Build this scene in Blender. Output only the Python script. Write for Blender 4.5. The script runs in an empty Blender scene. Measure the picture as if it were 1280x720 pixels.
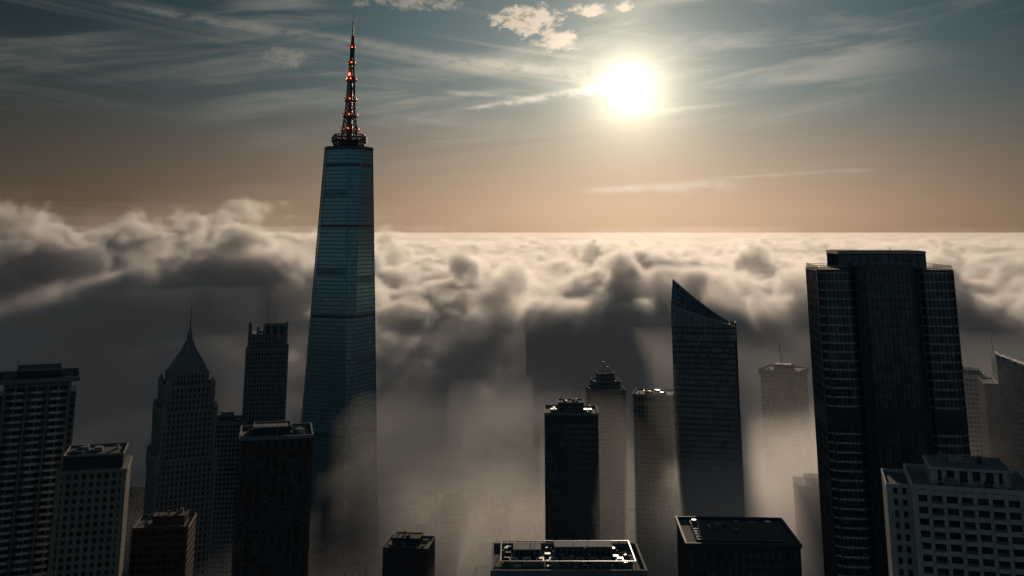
import bpy, math, random, time
from mathutils import Vector, Matrix
T0=time.time()
random.seed(7)
scene=bpy.context.scene
scene.view_settings.view_transform='Standard'; scene.view_settings.look='None'; scene.view_settings.exposure=0

# ---------------------------------------------------------------- node helper
class E:
    def __init__(s,nt,sock): s.nt=nt; s.s=sock
    def _m(s,op,*a,clamp=False):
        n=s.nt.nodes.new('ShaderNodeMath'); n.operation=op; n.use_clamp=clamp
        for i,v in enumerate((s,)+a):
            if isinstance(v,E): s.nt.links.new(v.s,n.inputs[i])
            else: n.inputs[i].default_value=v
        return E(s.nt,n.outputs[0])
    def __add__(s,o): return s._m('ADD',o)
    __radd__=__add__
    def __sub__(s,o): return s._m('SUBTRACT',o)
    def __rsub__(s,o): return (s*-1.0)+o
    def __mul__(s,o): return s._m('MULTIPLY',o)
    __rmul__=__mul__
    def __truediv__(s,o): return s._m('DIVIDE',o)
    def exp(s): return s._m('EXPONENT')
    def pw(s,o): return s._m('POWER',o)
    def abs(s): return s._m('ABSOLUTE')
    def sat(s): return s._m('MULTIPLY',1.0,clamp=True)
    def mx(s,o): return s._m('MAXIMUM',o)
    def mn(s,o): return s._m('MINIMUM',o)
    def floor(s): return s._m('FLOOR')
    def fract(s): return s._m('FRACT')
    def lt(s,o): return s._m('LESS_THAN',o)
    def gt(s,o): return s._m('GREATER_THAN',o)
def link(nt,v,sock):
    if isinstance(v,E): nt.links.new(v.s,sock)
    else: sock.default_value=v
def smooth(v,a,b,c=0.0,d=1.0):
    n=v.nt.nodes.new('ShaderNodeMapRange'); n.interpolation_type='SMOOTHSTEP'
    link(v.nt,v,n.inputs['Value'])
    n.inputs['From Min'].default_value=a;n.inputs['From Max'].default_value=b
    n.inputs['To Min'].default_value=c;n.inputs['To Max'].default_value=d
    return E(v.nt,n.outputs[0])
def comb(nt,x,y,z):
    n=nt.nodes.new('ShaderNodeCombineXYZ')
    for i,v in enumerate((x,y,z)): link(nt,v,n.inputs[i])
    return E(nt,n.outputs[0])
def noise(vec,scale,detail=4,rough=.5,dist=0.0):
    n=vec.nt.nodes.new('ShaderNodeTexNoise'); link(vec.nt,vec,n.inputs['Vector'])
    n.inputs['Scale'].default_value=scale;n.inputs['Detail'].default_value=detail
    n.inputs['Roughness'].default_value=rough;n.inputs['Distortion'].default_value=dist
    return E(vec.nt,n.outputs[0])
def voro(vec,scale,detail=0,rough=.5,feature='F1'):
    n=vec.nt.nodes.new('ShaderNodeTexVoronoi'); n.feature=feature
    link(vec.nt,vec,n.inputs['Vector']); n.inputs['Scale'].default_value=scale
    n.inputs['Detail'].default_value=detail; n.inputs['Roughness'].default_value=rough
    return E(vec.nt,n.outputs['Distance'])
def sep(vec):
    n=vec.nt.nodes.new('ShaderNodeSeparateXYZ'); link(vec.nt,vec,n.inputs[0])
    return [E(vec.nt,n.outputs[i]) for i in range(3)]
def mixc(nt,f,a,b,mode='MIX'):
    n=nt.nodes.new('ShaderNodeMix'); n.data_type='RGBA'; n.blend_type=mode; n.clamp_factor=True
    link(nt,f,n.inputs[0])
    for v,i in ((a,6),(b,7)):
        if isinstance(v,E): nt.links.new(v.s,n.inputs[i])
        else: n.inputs[i].default_value=(*v,1)
    return E(nt,n.outputs[2])

# ---------------------------------------------------------------- camera
CAMH=325.0; P=math.radians(12.5)
cd=bpy.data.cameras.new('camera'); cam=bpy.data.objects.new('camera',cd)
scene.collection.objects.link(cam); scene.camera=cam
cam.location=(0,0,CAMH); cam.rotation_euler=(math.radians(90)+P,0,0)
cd.sensor_width=36; cd.lens=35; cd.shift_y=-346/1280
cd.clip_start=1; cd.clip_end=100000

# ---------------------------------------------------------------- sun + world
AZ=math.radians(6.8); EL=math.radians(8.1)
S=Vector((math.sin(AZ)*math.cos(EL),math.cos(AZ)*math.cos(EL),math.sin(EL)))
sd=bpy.data.lights.new('sun','SUN'); sd.energy=2.05; sd.angle=math.radians(0.5); sd.color=(1.0,.78,.57)
so=bpy.data.objects.new('sun',sd); scene.collection.objects.link(so)
so.rotation_euler=S.to_track_quat('Z','Y').to_euler(); so.location=(600,4000,1200)

w=bpy.data.worlds.new('World'); scene.world=w; w.use_nodes=True
nt=w.node_tree; nt.nodes.clear()
out=nt.nodes.new('ShaderNodeOutputWorld')
tc=nt.nodes.new('ShaderNodeTexCoord'); D=E(nt,tc.outputs['Generated'])
x,y,z=sep(D)
RAD=57.29578
az=x._m('ARCTAN2',y)*RAD
el=z._m('ARCSINE')*RAD
cosA=x*S.x+y*S.y+z*S.z
ang=cosA.mn(1.0)._m('ARCCOSINE')*RAD
ramp=nt.nodes.new('ShaderNodeValToRGB'); nt.links.new(((el+10)/50.0).s,ramp.inputs[0])
cr=ramp.color_ramp
pts=[(-10,(.08,.065,.055)),(-1,(.33,.225,.165)),(1.2,(.35,.235,.17)),(4,(.235,.188,.152)),(7.5,(.100,.148,.158)),(11,(.050,.110,.138)),(16,(.033,.080,.105)),(38,(.030,.064,.09))]
while len(cr.elements)<len(pts): cr.elements.new(.5)
for e,(p,c) in zip(cr.elements,pts): e.position=(p+10)/50; e.color=(*c,1)
base=E(nt,ramp.outputs[0])
# brightness falls away from the sun
fall=(ang*ang*(-1/ (2*14.0**2))).exp()*1.05+.16
sky=mixc(nt,1.0,base,comb(nt,fall,fall,fall),'MULTIPLY')
anti=smooth(ang,38,110)
sky=mixc(nt,1.0,sky,comb(nt,anti*.021,anti*.041,anti*.056),'ADD')
# physical sky contribution
st=nt.nodes.new('ShaderNodeTexSky'); st.sky_type='NISHITA'; st.sun_disc=False
st.sun_elevation=EL; st.sun_rotation=AZ; st.altitude=300; st.dust_density=1.0
sky=mixc(nt,.0015,sky,E(nt,st.outputs[0]),'ADD')
# cirrus
wv=comb(nt,az*.035+el*.012,el*.30-az*.035,0.0)
c1=noise(wv,1.6,6,.62,.6)
patch=noise(comb(nt,az*.05,el*.14,3.1),1.3,1,.5)
ci=smooth(c1,.43,.70)*smooth(patch,.34,.58)*smooth(el,2.0,8.0)
fan=noise(comb(nt,az*.02,el*.9+az*.13,7.0),1.2,3,.6,.3)
ci2=smooth(fan,.48,.75)*smooth(el,5,9)*smooth(az,14,2)*.6
ns=noise(comb(nt,az*.5,el*1.2,1.0),1.5,3,.6)
nsm=smooth(ns,.25,.6)
def streak(a0,e0,a1,e1,w0,w1,amp,seed):
    L=math.hypot(a1-a0,e1-e0); ux,uy=(a1-a0)/L,(e1-e0)/L
    t=((az-a0)*ux+(el-e0)*uy)/L
    d=((az-a0)*(-uy)+(el-e0)*ux+(ns-.5)*.35)
    wd=(t*(w1-w0)+w0).mx(.02)
    m=(d*d/(wd*wd)*-1.0).exp()
    return m*smooth(t,-.05,.25)*smooth(t,1.05,.85)*nsm*amp
ci3=streak(-3.9,6.7,6.0,8.2,.07,.30,.9,1.0)+streak(-8.5,10.4,6,8.6,.25,.45,.5,2.0)+streak(-4.3,7.9,1.5,7.5,.14,.1,.4,3.0)+streak(-24,12.2,-6,10.3,.25,.3,.45,4.0)
ci4=streak(3.6,2.3,12.8,2.6,.12,.32,.7,5.0)+streak(11,2.9,20,3.3,.05,.12,.5,6.0)
# small puffy clouds right of the mast
npf=noise(comb(nt,az*.8,el*1.25,11.0),1.3,6,.68,.35)
def puff(a0,e0,ra,re,amp=1):
    dd=((az-a0)*(az-a0)/(ra*ra)+(el-e0)*(el-e0)/(re*re))
    return smooth(npf*1.9-dd*.5,.58,.98)*amp
pf=puff(1.0,11.9,2.7,1.2).mx(puff(2.7,10.8,1.9,.75)).mx(puff(4.4,12.5,1.3,.6)).mx(puff(6.5,12.7,.8,.4)).mx(puff(-13.0,9.6,1.5,.8,.4)).mx(puff(-6,13.1,4.2,.7,.55))
glow=(ang*-.085).exp()
cc=comb(nt,glow*.95+.08,glow*.80+.095,glow*.62+.095)
sky=mixc(nt,(ci*.52+ci2*.5+ci3+ci4*.8).sat(),sky,cc)
sky=mixc(nt,pf.sat()*.85,sky,comb(nt,glow*1.0+.16,glow*.78+.15,glow*.58+.13))
# aureole + sun disc + warm glow low over the clouds
h1=(ang*-.75).exp()*2.3+(ang*-.20).exp()*.52
h2=(ang*-.11).exp()*smooth(el,6.5,-.5)*.24
disc=smooth(ang,1.1,.65)*16.0
sky=mixc(nt,1.0,sky,comb(nt,h1+h2+disc,h1*.85+h2*.70+disc*.93,h1*.60+h2*.48+disc*.78),'ADD')
bg=nt.nodes.new('ShaderNodeBackground'); nt.links.new(sky.s,bg.inputs[0]); bg.inputs[1].default_value=1.0
nt.links.new(bg.outputs[0],out.inputs[0])

# ---------------------------------------------------------------- materials
def newmat(name):
    m=bpy.data.materials.new(name); m.use_nodes=True
    t=m.node_tree; b=t.nodes['Principled BSDF']; return m,t,b
def pos(t):
    n=t.nodes.new('ShaderNodeTexCoord'); return E(t,n.outputs['Object'])
def mat_wall(name,col,var=.35,rough=.85,streak=.5):
    m,t,b=newmat(name); p=pos(t); X,Y,Z=sep(p)
    n1=noise(p,.06,4,.6); n2=noise(comb(t,X*.9,Y*.9,Z*.035),1.0,3,.6)
    f=(n1-.5)*var*1.6+(n2-.5)*streak*1.4+1.0
    c=mixc(t,1.0,col,comb(t,f,f,f),'MULTIPLY')
    t.links.new(c.s,b.inputs['Base Color']); b.inputs['Roughness'].default_value=rough
    return m
def mat_glass(name,col,col2,rough=.18,fh=3.8,bw=1.6,metal=.55,lines=.0):
    m,t,b=newmat(name); p=pos(t); X,Y,Z=sep(p)
    cell=comb(t,(X/bw+.37).floor(),(Y/bw+.37).floor(),(Z/fh).floor())
    wn=t.nodes.new('ShaderNodeTexWhiteNoise'); t.links.new(cell.s,wn.inputs['Vector']); r=E(t,wn.outputs['Value'])
    big=noise(p,.012,2,.55)
    c=mixc(t,(r*.75+(big-.5)*.6).sat(),col,col2)
    if lines>0:
        fl=(Z/fh).fract().lt(.24); 
        vb=((X/bw).fract().lt(.10)).mx((Y/bw).fract().lt(.10))
        l=(fl*.8).mx(vb*.5)*lines
        c=mixc(t,l,c,(.015,.02,.025))
        t.links.new((l*.4+rough).s,b.inputs['Roughness'])
    else:
        t.links.new((r*.18+rough).s,b.inputs['Roughness'])
    t.links.new(c.s,b.inputs['Base Color'])
    b.inputs['Metallic'].default_value=metal
    # panes never sit perfectly true
    nn=t.nodes.new('ShaderNodeBump'); nn.inputs['Strength'].default_value=.05; nn.inputs['Distance'].default_value=1.0
    bn=noise(p,.35,1,.5); t.links.new((bn+r*.12).s,nn.inputs['Height']); t.links.new(nn.outputs[0],b.inputs['Normal'])
    return m
def mat_plain(name,col,rough=.6,metal=0.,var=.3):
    m,t,b=newmat(name); p=pos(t); n=noise(p,.7,3,.6); f=(n-.5)*var*2+1.0
    c=mixc(t,1.0,col,comb(t,f,f,f),'MULTIPLY'); t.links.new(c.s,b.inputs['Base Color'])
    b.inputs['Roughness'].default_value=rough; b.inputs['Metallic'].default_value=metal
    return m
M={}
M['teal']=mat_glass('teal_curtain_glass',(.17,.36,.43),(.28,.52,.60),.16,4.2,1.9,.85,.7)
M['dglass']=mat_glass('dark_glass',(.05,.08,.10),(.14,.20,.24),.16,3.8,1.9,.65)
M['bglass']=mat_glass('blue_glass',(.12,.18,.22),(.22,.31,.36),.2,3.6,2.2,.65)
M['win']=mat_glass('window_glass',(.015,.02,.025),(.08,.095,.105),.2,3.3,3.0,.35)
M['steel']=mat_plain('dark_steel',(.08,.095,.11),.4,.6)
M['lsteel']=mat_plain('pale_steel',(.32,.34,.35),.4,.6)
M['white']=mat_wall('white_render',(.45,.455,.455))
M['beige']=mat_wall('beige_stone',(.25,.225,.19))
M['stone']=mat_wall('grey_limestone',(.21,.21,.21))
M['conc']=mat_wall('concrete',(.18,.185,.19))
M['brown']=mat_wall('brown_brick',(.11,.068,.055))
M['dark']=mat_wall('dark_cladding',(.055,.06,.07),.4,.7)
M['roof']=mat_wall('roof_felt',(.075,.075,.078),.7,.92,.2)
M['gravel']=mat_wall('roof_gravel',(.15,.145,.14),.7,.95,.1)
M['redp']=mat_plain('red_mast_paint',(.45,.06,.03),.5)
m,t,b=newmat('red_beacon'); b.inputs['Base Color'].default_value=(.5,.05,.02,1); b.inputs['Emission Color'].default_value=(1,.16,.06,1); b.inputs['Emission Strength'].default_value=3.5; M['lamp']=m

# ---------------------------------------------------------------- mesh builder
class B:
    def __init__(s): s.v=[];s.f=[];s.mi=[];s.mats=[]
    def m(s,k):
        if k not in s.mats: s.mats.append(k)
        return s.mats.index(k)
    def hexa(s,c,k):
        o=len(s.v); s.v+=[tuple(q) for q in c]
        for f in ((0,3,2,1),(4,5,6,7),(0,1,5,4),(1,2,6,5),(2,3,7,6),(3,0,4,7)):
            s.f.append([o+i for i in f]); s.mi.append(s.m(k))
    def box(s,x0,x1,y0,y1,z0,z1,k):
        s.hexa([(x0,y0,z0),(x1,y0,z0),(x1,y1,z0),(x0,y1,z0),(x0,y0,z1),(x1,y0,z1),(x1,y1,z1),(x0,y1,z1)],k)
    def beam(s,a,b,r,k):
        a=Vector(a);b=Vector(b);d=(b-a)
        if d.length<1e-4:return
        d.normalize(); u=d.cross(Vector((0,0,1)));
        if u.length<.01:u=Vector((1,0,0))
        u.normalize(); v=d.cross(u)
        c=[]
        for p in (a,b):
            for sx,sy in((-1,-1),(1,-1),(1,1),(-1,1)): c.append(p+u*sx*r+v*sy*r)
        s.hexa(c,k)
    def loft(s,rings,k,cap=True,capk=None):
        n=len(rings[0]); o=len(s.v)
        for r in rings: s.v+=[tuple(q) for q in r]
        for j in range(len(rings)-1):
            for i in range(n):
                a=o+j*n+i;b_=o+j*n+(i+1)%n
                s.f.append([a,b_,b_+n,a+n]); s.mi.append(s.m(k))
        if cap:
            s.f.append([o+(len(rings)-1)*n+i for i in range(n)]); s.mi.append(s.m(capk or k))
            s.f.append([o+i for i in range(n)][::-1]); s.mi.append(s.m(k))
    def cyl(s,cx,cy,r,z0,z1,k,n=12,r2=None):
        r2=r if r2 is None else r2
        s.loft([[(cx+rr*math.cos(2*math.pi*i/n),cy+rr*math.sin(2*math.pi*i/n),zz) for i in range(n)] for rr,zz in((r,z0),(r2,z1))],k)
    def obj(s,name,loc,rot=0):
        me=bpy.data.meshes.new(name); me.from_pydata(s.v,[],s.f)
        for k in s.mats: me.materials.append(M[k])
        me.polygons.foreach_set('material_index',s.mi); me.update()
        o=bpy.data.objects.new(name,me); scene.collection.objects.link(o)
        o.location=loc; o.rotation_euler=(0,0,math.radians(rot)); return o
    # core with real spandrels and piers -> recessed windows
    def tower(s,cx,cy,w,d,z0,z1,glass,frame,fh=3.8,bay=3.2,band=1.2,pier=.6,pr=.35,pb=.22,bandk=None,corner=0):
        x0,x1,y0,y1=cx-w/2,cx+w/2,cy-d/2,cy+d/2
        s.box(x0,x1,y0,y1,z0,z1,glass)
        bandk=bandk or frame
        if band>0:
            n=int((z1-z0)/fh)
            for i in range(n+1):
                za=z0+i*fh; zb=min(za+band,z1)
                if zb-za<.3: continue
                s.box(x0-pb,x1+pb,y0-pb,y1+pb,za,zb-.001,bandk)
        if pier>0:
            for (L,ax) in ((w,0),(d,1)):
                nb=max(1,round(L/bay)); st=L/nb
                for i in range(nb+1):
                    c=-L/2+i*st; pw=pier
                    if i in(0,nb): pw=pier*1.5+corner; c=c+(pw/2-pr if i==0 else -pw/2+pr)
                    if ax==0:
                        for yy in(y0,y1):
                            s.box(cx+c-pw/2,cx+c+pw/2,yy-pr,yy+pr,z0,z1+.02,frame)
                    else:
                        if i in(0,nb): continue
                        for xx in(x0,x1):
                            s.box(xx-pr,xx+pr,cy+c-pw/2,cy+c+pw/2,z0,z1+.02,frame)
    def parapet(s,cx,cy,w,d,z,h,k,t=.5,roof='roof',ov=.5):
        w+=2*ov;d+=2*ov
        x0,x1,y0,y1=cx-w/2,cx+w/2,cy-d/2,cy+d/2
        s.box(x0+t,x1-t,y0+t,y1-t,z+.02,z+.25,roof)
        s.box(x0,x1,y0,y0+t,z+.03,z+h,k); s.box(x0,x1,y1-t,y1,z+.03,z+h,k)
        s.box(x0,x0+t,y0+t,y1-t,z+.03,z+h,k); s.box(x1-t,x1,y0+t,y1-t,z+.03,z+h,k)
    def clutter(s,cx,cy,w,d,z,n=12,k='conc',big=4):
        for i in range(n):
            a=random.uniform(.8,big);b=random.uniform(.8,big);h=random.uniform(.6,2.6)
            px=cx+random.uniform(-.5,.5)*(w-a-2);py=cy+random.uniform(-.5,.5)*(d-b-2)
            r=random.random(); kk=random.choice([k,'lsteel','steel','conc'])
            if r<.65: s.box(px-a/2,px+a/2,py-b/2,py+b/2,z+.2,z+.2+h,kk); 
            elif r<.85:
                s.cyl(px,py,a*.35,z+.2,z+.2+h*.8,kk,10)
            else: s.beam((px-a,py,z+.8),(px+a,py,z+.8),.18,kk)
        for i in range(max(1,n//5)):
            px=cx+random.uniform(-.42,.42)*w;py=cy+random.uniform(-.42,.42)*d
            s.beam((px,py,z),(px,py,z+random.uniform(3,8)),.09,'steel')

# ---------------------------------------------------------------- supertall tower
def octo(h,c,z):
    p=[(-h+c,-h),(h-c,-h),(h,-h+c),(h,h-c),(h-c,h),(-h+c,h),(-h,h-c),(-h,-h+c)]
    return [(a,b_,z) for a,b_ in p]
def supertall():
    b=B()
    ZR=414; H0,H1,C0,C1=32.5,23.5,1.5,11
    b.loft([octo(H0+.8,C0,0),octo(H0+.8,C0,22)],'steel')
    rings=[]
    N=12
    def hc(f): return H0+(H1-H0)*f, C0+(C1-C0)*f
    for i in range(N+1):
        f=i/N; h,c=hc(f); rings.append(octo(h,c,22.01+(ZR-22.01)*f))
    b.loft(rings,'teal',capk='roof')
    r0=octo(H0+.05,C0,22);r1=octo(H1+.05,C1,ZR)
    for i in range(8): b.beam(r0[i],r1[i],.38,'lsteel')
    for zz in(118,236,330,396):
        f=(zz-22)/(ZR-22);h,c=hc(f); h2,c2=hc(f+2.5/(ZR-22))
        b.loft([octo(h+.12,c,zz),octo(h2+.12,c2,zz+2.5)],'steel')
    b.loft([octo(H1+.6,C1,ZR),octo(H1+.4,C1,ZR+4)],'steel',capk='roof')
    z=ZR+4
    b.cyl(0,0,11,z,z+8,'steel',24)
    for rr,zz in((17.5,z+3),(19.5,z+7),(19.5,z+10.5),(17,z+14)):
        n=32
        for i in range(n):
            a0=2*math.pi*i/n;a1=2*math.pi*(i+1)/n
            b.beam((rr*math.cos(a0),rr*math.sin(a0),zz),(rr*math.cos(a1),rr*math.sin(a1),zz),.55,'steel')
    for i in range(32):
        a=2*math.pi*i/32;a2=2*math.pi*(i+1)/32
        cs,sn=math.cos(a),math.sin(a); c2,s2=math.cos(a2),math.sin(a2)
        b.beam((15*cs,15*sn,z-1),(19.5*cs,19.5*sn,z+7),.4,'steel')
        b.beam((19.5*cs,19.5*sn,z+7),(19.5*c2,19.5*s2,z+10.5),.22,'steel')
        b.beam((19.5*cs,19.5*sn,z+10.5),(17*cs,17*sn,z+14),.3,'steel')
        if i%2==0:b.beam((11*cs,11*sn,z+8),(19.5*cs,19.5*sn,z+10),.3,'steel')
    b.cyl(0,0,18.5,z+6.5,z+7.2,'steel',32)
    prof=[(z+8,10.0),(442,8.8),(452,7.2),(462,6.1),(472,5.4),(482,4.9),(492,4.4),(500,3.5),(510,2.9),(520,2.4),(530,2.0),(538,1.5),(546,1.1)]
    for j in range(len(prof)-1):
        (za,ra),(zb,rb)=prof[j],prof[j+1]
        n=6; kk='redp' if j%4!=1 else 'steel'
        sub=2 if zb-za>6 else 1
        for q in range(sub):
            z0=za+(zb-za)*q/sub;z1=za+(zb-za)*(q+1)/sub
            q0=ra+(rb-ra)*q/sub;q1=ra+(rb-ra)*(q+1)/sub
            for i in range(n):
                a=2*math.pi*i/n;a2=2*math.pi*(i+1)/n
                A=(q0*math.cos(a),q0*math.sin(a),z0);A2=(q0*math.cos(a2),q0*math.sin(a2),z0)
                C=(q1*math.cos(a),q1*math.sin(a),z1);C2=(q1*math.cos(a2),q1*math.sin(a2),z1)
                b.beam(A,C,.5,kk);b.beam(A,C2,.28,kk);b.beam(A2,C,.28,kk);b.beam(C,C2,.36,kk)
        b.cyl(0,0,max(1.0,rb*.4),za,zb-.01,'steel',8)
    for zz,rr in((436,10.6),(452,8.6),(470,6.9),(493,6.0),(512,3.9),(530,3.0)):
        n=16
        b.cyl(0,0,rr*.93,zz,zz+.6,'steel',n)
        for i in range(n):
            a0=2*math.pi*i/n;a1=2*math.pi*(i+1)/n
            b.beam((rr*math.cos(a0),rr*math.sin(a0),zz+2),(rr*math.cos(a1),rr*math.sin(a1),zz+2),.18,'steel')
            b.beam((rr*math.cos(a0),rr*math.sin(a0),zz),(rr*math.cos(a0),rr*math.sin(a0),zz+2.2),.16,'steel')
            if i%4==1: b.box(rr*math.cos(a0)-.5,rr*math.cos(a0)+.5,rr*math.sin(a0)-.5,rr*math.sin(a0)+.5,zz+2.3,zz+3.3,'lamp')
            if i%5==0: b.cyl(rr*math.cos(a0),rr*math.sin(a0),.7,zz+2.4,zz+4.2,'steel',8)
    for (za,zb,r) in((546,556,.85),(556,564,.6),(564,572,.3)):
        b.cyl(0,0,r,za,zb,'steel',8)
    for zz in(548,552,557,561): b.cyl(0,0,1.3,zz,zz+.5,'steel',8)
    b.box(-1.2,1.2,-4.9,-3.9,499.5,502.5,'lamp') 
    return b.obj('glass_skyscraper',(-184,1130,0),-22)
supertall()

# ---------------------------------------------------------------- A  banded apartment tower (far left)
def A():
    b=B(); H=250
    b.tower(0,0,30,34,0,H,'win','conc',3.4,5.0,1.35,.9,.6,.45)
    b.tower(0,0,36.5,22,0,H-6,'win','conc',3.4,3.7,1.2,.5,.35,.25)
    for i in range(int(H/3.4)):  # balconies
        zz=i*3.4
        for sx in(-9,0,9):
            b.box(sx-2.6,sx+2.6,-18.6,-17.62,zz+.2,zz+1.3,'white')
    b.parapet(0,0,38,36,H,2.2,'conc',.6); b.box(-17,17,-15,15,H+.3,H+1.2,'roof')
    b.tower(0,0,20,20,H+.3,H+5,'dark','dark',2.4,2.,.5,.3)
    b.parapet(0,0,20,20,H+5,1,'conc')
    b.clutter(0,0,34,30,H,16)
    return b.obj('apartment_tower',(-248,551,0),24)
A()
def Bb():
    b=B();H=214
    b.tower(0,0,30,28,0,H,'win','beige',3.5,3.4,1.5,1.5,.4,.3)
    b.box(-15.8,15.8,-14.8,14.8,H,H+1.2,'beige')
    b.tower(0,0,26,24,H+1.2,H+7,'dark','dark',3,2.6,.8,.6)
    b.parapet(0,0,26,24,H+7,1,'stone'); b.clutter(0,0,24,22,H+7,10)
    return b.obj('beige_apartment_block',(-202,519,0),16)
Bb()
# ---------------------------------------------------------------- C spired art-deco tower
def C():
    b=B()
    b.tower(0,0,38,38,0,176,'win','stone',3.7,2.9,1.4,1.3,.5,.3)
    b.tower(0,0,35,35,176,206,'win','stone',3.7,2.8,1.4,1.3,.5,.3)
    b.parapet(0,0,38,38,176,1.8,'stone')
    b.tower(0,0,31,31,206,222,'win','stone',3.7,2.7,1.4,1.3,.5,.3)
    b.parapet(0,0,35,35,206,1.8,'stone')
    for zz,ww in((176,18.6),(206,16.9),(222,14.7)):
        for sx in(-1,1):
            for sy in(-1,1):
                b.box(sx*ww-1.6,sx*ww+1.6,sy*ww-1.6,sy*ww+1.6,zz-8,zz+3,'stone')
                b.loft([[(sx*ww-1.6,sy*ww-1.6,zz+3),(sx*ww+1.6,sy*ww-1.6,zz+3),(sx*ww+1.6,sy*ww+1.6,zz+3),(sx*ww-1.6,sy*ww+1.6,zz+3)],[(sx*ww-.1,sy*ww-.1,zz+6),(sx*ww+.1,sy*ww-.1,zz+6),(sx*ww+.1,sy*ww+.1,zz+6),(sx*ww-.1,sy*ww+.1,zz+6)]],'stone')
    b.tower(0,0,24,24,222,231,'win','stone',3.7,2.4,1.2,1.2,.5,.3)
    b.parapet(0,0,31,31,222,1.5,'stone')
    prof=[(12.5,231),(11.2,233.5),(9.6,236.5),(7.4,240),(5.3,243.2),(3.8,246),(2.9,248.3),(2.5,250)]
    n=8
    def ring(r,z): return [(r*1.06*math.cos(2*math.pi*(i+.5)/n),r*1.06*math.sin(2*math.pi*(i+.5)/n),z) for i in range(n)]
    b.loft([ring(r,z) for r,z in prof],'conc')
    for i in range(n):
        for (r0,z0),(r1,z1) in zip(prof[:-1],prof[1:]):
            b.beam(ring(r0+.1,z0)[i],ring(r1+.1,z1)[i],.4,'stone')
    for r,z in prof[1:-1:2]:
        rr=ring(r+.15,z)
        for i in range(n): b.beam(rr[i],rr[(i+1)%n],.3,'stone')
    b.cyl(0,0,3.2,250,251,'stone',8); b.cyl(0,0,1.9,251,255,'conc',8); b.cyl(0,0,1.5,255,260,'stone',8,.45)
    b.cyl(0,0,.42,260,274,'steel',6,.2)
    return b.obj('spired_stone_tower',(-226,731,0),28)
C()
def Dd():
    b=B()
    b.tower(0,0,36,32,0,222,'win','stone',3.8,2.6,1.1,1.1,.6,.25)
    b.tower(0,0,32,28,222,236,'win','stone',3.8,2.6,1.1,1.1,.6,.25)
    b.parapet(0,0,36,32,222,2,'stone')
    b.tower(5,0,18,22,236,243,'dark','stone',3,2.5,.8,.8)
    for sx in(-15,-9,-3,3,9,15):
        b.box(sx-1,sx+1,-14.6,-13,230,241+(abs(sx)%4),'stone')
    for sx in(-16,16): b.box(sx-1.3,sx+1.3,-14.5,-11,220,246,'stone')
    b.beam((6,0,243),(6,0,251),.15,'steel'); b.beam((-8,0,236),(-8,0,250),.15,'steel')
    b.clutter(0,0,26,22,236,10)
    return b.obj('stepped_office_tower',(-221,945,0),12)
Dd()
def Ee():
    b=B();H=229
    b.tower(0,0,33,30,0,H-6,'dglass','brown',3.9,3.66,.9,1.15,.7,.3)
    b.box(-17.2,17.2,-15.7,15.7,H-6,H-5,'brown')
    b.tower(0,0,33,30,H-5,H,'dark','brown',5,3.66,.6,1.15,.7,.3)
    b.parapet(0,0,33.5,30.5,H,1.6,'conc',.7,'roof')
    b.tower(-2,2,17,13,H+.2,H+3.4,'dark','dark',3,2.5,.5,.5); b.parapet(-2,2,17,13,H+3.4,.7,'conc')
    b.clutter(0,0,30,27,H,20)
    return b.obj('brown_brick_office_tower',(-115,519,0),13)
Ee()
def simple(name,x,y,w,d,h,rot,glass='win',frame='conc',fh=3.7,bay=3.2,band=1.3,pier=.8,pent=True,mast=0,pr=.35,top=None,n=12):
    b=B()
    b.tower(0,0,w,d,0,h,glass,frame,fh,bay,band,pier,pr,pr*.65)
    b.parapet(0,0,w,d,h,1.4,top or frame,.5,random.choice(['roof','gravel']))
    if pent:
        pw,pd=w*random.uniform(.4,.6),d*random.uniform(.4,.6)
        px=random.uniform(-.12,.12)*w
        b.tower(px,0,pw,pd,h+.26,h+4.5,'dark',frame,4,2.5,.6,.4); b.parapet(px,0,pw,pd,h+4.5,.6,frame,.3)
        b.clutter(px,0,pw,pd,h+4.5,5,big=2)
    b.clutter(0,0,w,d,h,n)
    if mast: b.beam((0,0,h),(0,0,h+mast),.22,'steel'); b.beam((2.5,1,h),(2.5,1,h+mast*.6),.16,'steel')
    return b.obj(name,(x,y,0),rot)
simple('office_block',-243,905,31,30,168,10,'win','stone')
simple('brick_apartment_block',-193,602,29,26,167,8,'win','brown')
simple('office_block',-66,700,28,26,129,-6,'dglass','dark')
simple('dark_office_block',199,702,26,26,164,-8,'win','dark')
simple('pale_office_block',392,905,26,30,205,-20,'win','white')
# ---------------------------------------------------------------- J central office tower
def J():
    b=B();H=203
    b.tower(0,0,36,32,0,H,'dglass','dark',3.8,1.8,1.25,.35,.28,.18,bandk='dark')
    b.box(-18.3,18.3,-16.3,16.3,H-5,H-.4,'dark')
    b.parapet(0,0,36,32,H,1.5,'conc',.6,'gravel')
    b.tower(0,1,17,15,H+.3,H+6,'dark','conc',3,2.4,.7,.5); b.parapet(0,1,17,15,H+6,.9,'conc',.4)
    for px,hh in((-3,13),(-1.4,9),(2,8),(4,6),(-9,5),(11,4)): b.beam((px,0,H+1),(px,0,H+hh),.14,'steel')
    for sx in(-13,-10,10,13): b.box(sx-1.2,sx+1.2,-9,-4,H+.3,H+2.6,'lsteel'); 
    b.clutter(0,0,32,28,H,26); b.clutter(0,1,15,13,H+6,8,big=2)
    return b.obj('dark_office_tower',(41,738,0),-2)
J()
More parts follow.
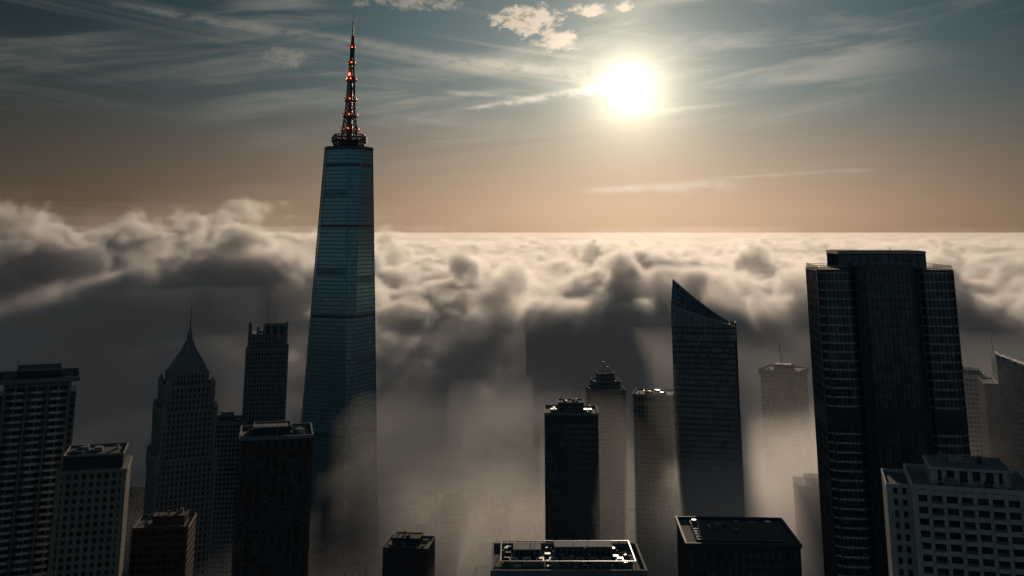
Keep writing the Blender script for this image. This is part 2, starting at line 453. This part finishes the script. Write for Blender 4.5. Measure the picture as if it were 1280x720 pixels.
def K():
    b=B()
    b.tower(0,0,37,34,0,158,'win','stone',3.8,3,1.2,1); b.parapet(0,0,37,34,158,1.6,'stone')
    b.tower(0,0,28,26,158,166,'dark','stone',3.8,3,1.2,1); b.parapet(0,0,28,26,166,1.4,'stone')
    b.tower(0,0,17,16,166,174,'dark','stone',3.8,3,1.2,1); b.parapet(0,0,17,16,174,1.2,'stone')
    b.beam((-2,0,174),(-2,0,186),.3,'steel');b.beam((3,0,174),(3,0,181),.3,'steel')
    return b.obj('stepped_office_tower',(102,1150,0),5)
K()
def L():
    b=B()
    b.tower(0,0,33,32,0,176,'win','beige',3.8,3.2,1.3,1.2,.5)
    b.box(-17.3,17.3,-16.8,16.8,176,178,'beige'); b.tower(0,0,33,32,178,182,'dark','beige',4,3.2,.4,1.2,.5)
    b.box(-18,18,-17.4,17.4,182,183.4,'beige'); b.parapet(0,0,34,33,183.4,1.2,'beige'); b.clutter(0,0,30,28,183.4,12)
    return b.obj('beige_office_block',(128,950,0),-14)
L()
# ---------------------------------------------------------------- M wedge-roofed glass tower
def Mm():
    b=B(); w,d=44,36; x0,x1,y0,y1=-w/2,w/2,-d/2,d/2
    HB=250
    b.tower(0,0,w,d,0,HB,'bglass','dark',3.7,2.2,1.1,.28,.25,.16,bandk='dark')
    n=12
    def zt(u): return 259+31*(1-u)**1.25      # ridge at the back of the wedge
    def zf(u): return 259+13*(1-u)            # eaves on the street side
    D0=y0+20
    for i in range(n):
        ua,ub=i/n,(i+1)/n; xa,xb=x0+w*ua,x0+w*ub
        b.hexa([(xa,y0,HB+.01),(xb,y0,HB+.01),(xb,D0,HB+.01),(xa,D0,HB+.01),(xa,y0,zf(ua)),(xb,y0,zf(ub)),(xb,D0,zt(ub)),(xa,D0,zt(ua))],'bglass')
        b.beam((xa,y0-.1,HB),(xa,y0-.1,zf(ua)),.2,'dark')
        b.beam((xa,y0,zf(ua)+.1),(xa,D0,zt(ua)+.1),.25,'dark')
        b.beam((xa,D0,zt(ua)+.2),(xb,D0,zt(ub)+.2),.45,'lsteel')
        b.beam((xa,y0,zf(ua)+.2),(xb,y0,zf(ub)+.2),.35,'lsteel')
        for q in(.2,.4,.6,.8):
            b.beam((xa,y0+20*q,zf(ua)+(zt(ua)-zf(ua))*q+.15),(xb,y0+20*q,zf(ub)+(zt(ub)-zf(ub))*q+.15),.18,'dark')
    for zz in(253.7,257.4): b.box(x0-.16,x1+.16,y0-.16,D0,zz,zz+1.1,'dark')
    b.tower(0,D0+8+.01,w,d-36+16,HB+.02,259,'bglass','dark',3.7,2.2,1.1,.28,.25,.16)
    b.parapet(0,D0+8,w-1,14,259,1.2,'dark'); b.clutter(0,D0+8,w-4,12,259,6)
    b.beam((x0,D0,HB),(x0,D0,zt(0)),.5,'lsteel')
    return b.obj('wedge_roof_glass_tower',(141,762,0),-14)
Mm()
def Nn():
    b=B();H=186
    b.tower(0,0,36,36,0,H,'dglass','conc',3.8,2.4,1.2,.5)
    b.box(-19.5,19.5,-19.5,19.5,H,H+1.6,'conc'); b.tower(0,0,39,39,H+1.6,H+5,'dark','conc',3.4,3,.4,.6); b.parapet(0,0,39,39,H+5,1.3,'conc')
    b.tower(0,0,16,14,H+5.2,H+10,'dark','conc',3,3,.5,.5)
    b.beam((-3,0,H+10),(-3,0,H+28),.3,'steel');b.beam((-1,0,H+10),(-1,0,H+20),.25,'steel');b.clutter(0,0,34,34,H+5,14)
    return b.obj('broadcast_office_tower',(272,1050,0),-30)
Nn()
# ---------------------------------------------------------------- O big dark glass tower on the right
def Oo():
    b=B();H=309
    def vol(cx,cy,w,d,h,ch,bk='steel'):
        x0,x1,y0,y1=cx-w/2,cx+w/2,cy-d/2,cy+d/2
        def ring(e,z): return [(x0-e+ch,y0-e,z),(x1+e-ch,y0-e,z),(x1+e,y0-e+ch,z),(x1+e,y1+e-ch,z),(x1+e-ch,y1+e,z),(x0-e+ch,y1+e,z),(x0-e,y1+e-ch,z),(x0-e,y0-e+ch,z)]
        b.loft([ring(0,0),ring(0,h)],'dglass',capk='roof')
        fh=3.7; n=int(h/fh)
        for i in range(n+1):
            za=i*fh
            if za+.75<h: b.loft([ring(.22,za),ring(.22,za+.75)],bk)
        for zz in(115,243):
            b.loft([ring(.34,zz),ring(.34,zz+8)],'dark')
        r=ring(.3,0)
        for i in range(8):
            p=Vector(r[i]);q=Vector(r[(i+1)%8]);L=(q-p).length; k=max(1,round(L/1.9))
            for j in range(k):
                c=p.lerp(q,j/k); rad=.3 if j==0 else .11
                b.box(c.x-rad,c.x+rad,c.y-rad,c.y+rad,0,h+.03,'steel')
        for k_,e in(('steel',.5),): b.loft([ring(e,h),ring(e,h+.8)],k_,capk='roof')
        r=ring(.2,h)
        for i in range(8):
            p=Vector(r[i]);q=Vector(r[(i+1)%8]);L=(q-p).length; k=max(1,round(L/1.5))
            b.beam(p+Vector((0,0,2.4)),q+Vector((0,0,2.4)),.1,'lsteel')
            for j in range(k+1):
                c=p.lerp(q,j/k); b.beam(c,c+Vector((0,0,2.5)),.07,'lsteel')
    vol(-21,0,15,34,H-1,2.5,'white'); vol(21,0,15,34,H-1,2.5,'white'); vol(0,-1.5,25.5,41,H+.5,3.5,'steel')
    b.tower(0,2,37,27,H,H+6.4,'dglass','dark',6,3,.4,.25); b.box(-19,19,-12,16,H+6.4,H+7.6,'lsteel'); b.box(-18,18,-11,15,H+7.6,H+7.8,'roof')
    b.clutter(0,2,32,24,H+5.6,5,big=2)
    for sx in(-13.3,13.3): b.box(sx-.8,sx+.8,-14,14,0,H+.2,'dark')
    return b.obj('dark_glass_skyscraper',(166,468,0),-7)
Oo()
# ---------------------------------------------------------------- P white residential block
def Pp():
    b=B();H=249
    b.tower(0,0,34,28,0,H,'win','white',3.3,4.2,1.35,1.1,.55,.4)
    for i in range(int(H/3.3)):
        zz=i*3.3
        for sx in(-10.5,-2.1,6.3,14.7 ):
            b.box(sx-1.9,sx+1.9,-15.6,-14.57,zz+.15,zz+1.2,'white'); b.box(sx-1.9,sx+1.9,-15.6,-14.57,zz+1.9,zz+1.96,'lsteel')
    b.tower(-20.5,3,7,20,0,H-1.5,'win','white',3.3,3.2,1.4,1.3,.4,.3); b.parapet(-20.5,3,7,20,H-1.5,1.1,'white',.4)
    b.parapet(0,0,34,28,H,1.3,'white',.5,'gravel')
    b.tower(0,0,22,15,H+.27,H+4.6,'win','white',4.3,3.7,1.0,1.4,.3,.2); b.box(-11.8,11.8,-8.3,8.3,H+4.6,H+5.3,'white'); b.parapet(0,0,21,14.5,H+5.3,.6,'conc',.4,'gravel')
    b.box(-5,-1,-2,2,H+5.4,H+7,'lsteel'); b.clutter(0,0,31,25,H,22); b.clutter(0,0,19,12,H+5.3,8,big=2)
    for sx in range(-16,17,2): b.beam((sx,-14,H+1.3),(sx,-14,H+2.3),.05,'lsteel')
    b.beam((-16.8,-14,H+2.3),(16.8,-14,H+2.3),.06,'lsteel')
    return b.obj('white_apartment_block',(142,335,0),-16)
Pp()
# ---------------------------------------------------------------- Q low dark block, I wide foreground roof
def Q():
    b=B();H=192
    b.tower(0,0,48,40,0,H,'dglass','dark',3.8,3.2,1.3,.6); b.parapet(0,0,49,41,H,1.6,'dark',.9,'roof')
    b.box(-19,19,-15,15,H+.26,H+1.1,'roof'); 
    for yy in range(-14,15,4): b.beam((-19,yy,H+1.2),(19,yy,H+1.2),.08,'steel')
    b.clutter(0,0,44,36,H,14)
    return b.obj('flat_roof_office_block',(101,490,0),-3)
Q()
def I():
    b=B();H=178
    b.tower(0,0,67,38,0,H-1,'win','conc',3.8,4,1.5,1.0,.5); b.box(-34.5,34.5,-20,20,H-1,H,'conc')
    b.parapet(0,0,68,39,H,1.9,'conc',.9,'roof')
    for yy in(-15,15):
        b.beam((-30,yy,H+4),(30,yy,H+4),.2,'steel')
        for sx in range(-30,31,4): b.beam((sx,yy,H),(sx,yy,H+4),.14,'steel')
    for sx in(-30,30): b.beam((sx,-15,H+4),(sx,15,H+4),.2,'steel')
    for i in range(9): b.box(-26+i*6,-22.5+i*6,-8,-3,H+.26,H+2.3,'lsteel'); b.cyl(-24.2+i*6,-5.5,1.3,H+2.3,H+2.7,'steel',14)
    b.tower(8,7,26,9,H+.3,H+4.6,'dark','conc',4,2.6,.5,.5); b.box(-5.4,21.4,2.2,11.8,H+4.6,H+5.1,'conc')
    b.tower(-18,7,12,9,H+.3,H+3.6,'dark','conc',4,2.6,.5,.5); b.box(-24.4,-11.6,2.2,11.8,H+3.6,H+4,'conc')
    b.clutter(0,0,62,34,H,80,big=3)
    return b.obj('wide_roof_office_block',(25,500,0),0)
I()
def R():
    b=B()
    b.tower(0,0,44,34,0,213,'bglass','dark',3.8,2.4,1.1,.3)
    b.hexa([(-12,-17,213.02),(22,-17,213.02),(22,17,213.02),(-12,17,213.02),(-12,-17,235),(22,-17,222),(22,17,222),(-12,17,235)],'bglass')
    for i in range(9):
        xx=-12+i*34/8; zz=235-13*i/8; b.beam((xx,-17.1,213),(xx,-17.1,zz),.25,'dark'); b.beam((xx,-17,zz+.1),(xx,17,zz+.1),.25,'lsteel')
    b.parapet(-17,0,9,34,213,1,'dark'); b.beam((-12,0,235),(-12,0,246),.2,'steel')
    return b.obj('slanted_roof_glass_tower',(381,800,0),-18)
R()

# ---------------------------------------------------------------- rest of the city (street grid)
placed=[(o.location.x,o.location.y) for o in scene.objects if o.type=='MESH']
names=['office_block','brick_apartment_block','concrete_office_block','stone_office_block','glass_office_block']
frames={'office_block':('win','dark'),'brick_apartment_block':('win','brown'),'concrete_office_block':('win','conc'),'stone_office_block':('win','stone'),'glass_office_block':('bglass','dark')}
PX,PY=78,92
cnt=0
for iy in range(0,9):
    for ix in range(-9,10):
        for sx in(-17,17):
            cx=ix*PX+sx; cy=420+iy*PY+random.uniform(-3,3)
            if abs(cx)>.60*cy+60: continue
            if any(abs(cx-a)<40 and abs(cy-b_)<46 for a,b_ in placed): continue
            if abs(cx+184)<62 and abs(cy-1130)<66: continue
            base=random.uniform(28,62) if cy<850 else random.uniform(26,58)
            nm=random.choice(names); g,f=frames[nm]
            w_=random.uniform(24,30); d_=random.uniform(32,62)
            far=cy>800
            simple(nm,cx,cy,w_,d_,base,0,g,f,3.8 if not far else 4,4.0 if not far else 5,1.5,1.1,True,0,n=5)
            cnt+=1
print('fillers',cnt)
# ground, pavements, roads, markings
def sheet(name,rects,z,mat,h=0):
    b=B(); M['_']=mat
    for x0,x1,y0,y1 in rects:
        if h: b.box(x0,x1,y0,y1,z,z+h,'_')
        else:
            o=len(b.v); b.v+=[(x0,y0,z),(x1,y0,z),(x1,y1,z),(x0,y1,z)]; b.f.append([o,o+1,o+2,o+3]); b.mi.append(b.m('_'))
    return b.obj(name,(0,0,0))
gm=mat_wall('ground_soil',(.09,.085,.075),.5,.95,.0); asp=mat_wall('asphalt',(.05,.05,.052),.4,.85,.0); pav=mat_wall('pavement_concrete',(.22,.215,.205),.4,.9,.0); pnt=mat_plain('road_paint',(.75,.75,.72),.6)
sheet('ground',[(-40000,40000,-3000,60000)],-.05,gm)
sheet('road',[(-900,900,330,1860)],0.0,asp)
blocks=[];marks=[]
for iy in range(0,15):
    for ix in range(-10,11):
        cx=ix*PX;cy=420+iy*PY
        blocks.append((cx-33,cx+33,cy-38,cy+38))
for ix in range(-10,10):
    X=ix*PX+PX/2
    yy=380
    while yy<1750: marks.append((X-.12,X+.12,yy,yy+4)); yy+=9
sheet('pavement',blocks,0.001,pav,.13)
sheet('lane_marking',marks,.004,pnt)

# ---------------------------------------------------------------- volumetric clouds / fog
def vapour(step):
    vm=bpy.data.materials.new('cloud_vapour'); vm.use_nodes=True; t=vm.node_tree; t.nodes.clear()
    vo=t.nodes.new('ShaderNodeOutputMaterial'); at=t.nodes.new('ShaderNodeAttribute'); at.attribute_name='density'
    pv=t.nodes.new('ShaderNodeVolumePrincipled')
    pv.inputs['Color'].default_value=(.96,.95,.94,1); pv.inputs['Anisotropy'].default_value=.57
    pv.inputs['Density Attribute'].default_value='density'; pv.inputs['Density'].default_value=1.0
    # faint self-glow added to the vapour in place of multiply scattered light
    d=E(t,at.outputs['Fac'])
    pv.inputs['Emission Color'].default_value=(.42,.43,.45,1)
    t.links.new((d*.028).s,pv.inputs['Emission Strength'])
    t.links.new(pv.outputs[0],vo.inputs['Volume'])
    vm.cycles.volume_step_rate=step
    return vm

def cloud(name,mn,mx,res,step):
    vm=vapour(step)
    g=bpy.data.node_groups.new(name+'_nodes','GeometryNodeTree')
    g.interface.new_socket('Geometry',in_out='OUTPUT',socket_type='NodeSocketGeometry')
    go=g.nodes.new('NodeGroupOutput'); vc=g.nodes.new('GeometryNodeVolumeCube'); sm=g.nodes.new('GeometryNodeSetMaterial')
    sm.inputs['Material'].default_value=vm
    ip=g.nodes.new('GeometryNodeInputPosition'); p=E(g,ip.outputs[0]); x,y,z=sep(p)
    xs=x+1730.0; ys=y+910.0
    po=comb(g,xs,ys,z)
    wob=noise(comb(g,xs,ys,5.0),1/420,3,.5)
    slope=smooth(y+(wob-.5)*1000.0,1050,2000)
    big=noise(comb(g,xs,ys,0.0),1/560,3,.5)
    hill=smooth(x,-100,-800)*smooth(y,1400,2100)*smooth(y,5200,3000)*106
    rise=smooth(y,1900,2900)*smooth(y,6900,4200)*36
    farp=(0.56-voro(comb(g,xs,ys,0.0),1/520,2.0,.6))*smooth(y,2000,3400)*160
    # a hollow in the deck beyond the central tower, with a swell of cloud behind it
    dip=((x-15.)*(x-15.)/(230.**2)+(y-1560.)*(y-1560.)/(330.**2))*-1.0
    swl=((x-90.)*(x-90.)/(300.**2)+(y-2250.)*(y-2250.)/(260.**2))*-1.0
    top=slope*168+100+(big-.5)*(slope*130+60)+hill+farp+rise-dip.exp()*120+swl.exp()*38
    warp=noise(po,1/260,3,.55)
    pv=comb(g,xs+warp*140,ys+warp*140,z*1.15)
    puff=(0.60-voro(pv,1/250,4.0,.54))*200
    fine=(noise(po,1/80,4,.62)-.5)*110
    dist=(top+(puff+fine)*(slope*.4+.6)-z)
    edge=90-slope*68
    dens=(dist/edge).sat()
    front=smooth(y,600,960)
    dens=dens*(slope*slope*.019+.0085)*front
    n2=noise(comb(g,xs,ys,z*1.6),1/190,5,.6,.4)
    def blob(bx,by,bz,rx,ry,rz):
        return ((x-bx)*(x-bx)/(rx**2)+(y-by)*(y-by)/(ry**2)+(z-bz)*(z-bz)/(rz**2))
    bank=smooth(n2*1.5-blob(195.,700.,105.,100.,95.,95.)*.5,.15,.75)*.020
    bank2=smooth(n2*1.8-blob(-10.,940.,50.,120.,120.,80.)*.5,.35,.95)*.0045
    haze=(z*(-1/120)).exp()*smooth(y,250,900)*.0013+.00006
    lid=smooth(z,mx[2]-2.0,mx[2]-45.0)
    tot=(dens+bank+bank2)*lid+haze*lid
    link(g,tot,vc.inputs['Density'])
    vc.inputs['Min'].default_value=mn; vc.inputs['Max'].default_value=mx
    for k,r in zip(('Resolution X','Resolution Y','Resolution Z'),res): vc.inputs[k].default_value=r
    g.links.new(vc.outputs[0],sm.inputs[0]); g.links.new(sm.outputs[0],go.inputs[0])
    me=bpy.data.meshes.new(name); me.from_pydata([(0,0,0),(1,0,0),(0,1,0)],[],[(0,1,2)]); me.materials.append(vm)
    o=bpy.data.objects.new(name,me); scene.collection.objects.link(o)
    md=o.modifiers.new('volume','NODES'); md.node_group=g
    return o
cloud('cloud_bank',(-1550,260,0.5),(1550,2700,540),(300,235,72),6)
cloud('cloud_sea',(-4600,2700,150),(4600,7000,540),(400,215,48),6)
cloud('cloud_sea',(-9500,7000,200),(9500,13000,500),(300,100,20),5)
print('build',time.time()-T0)
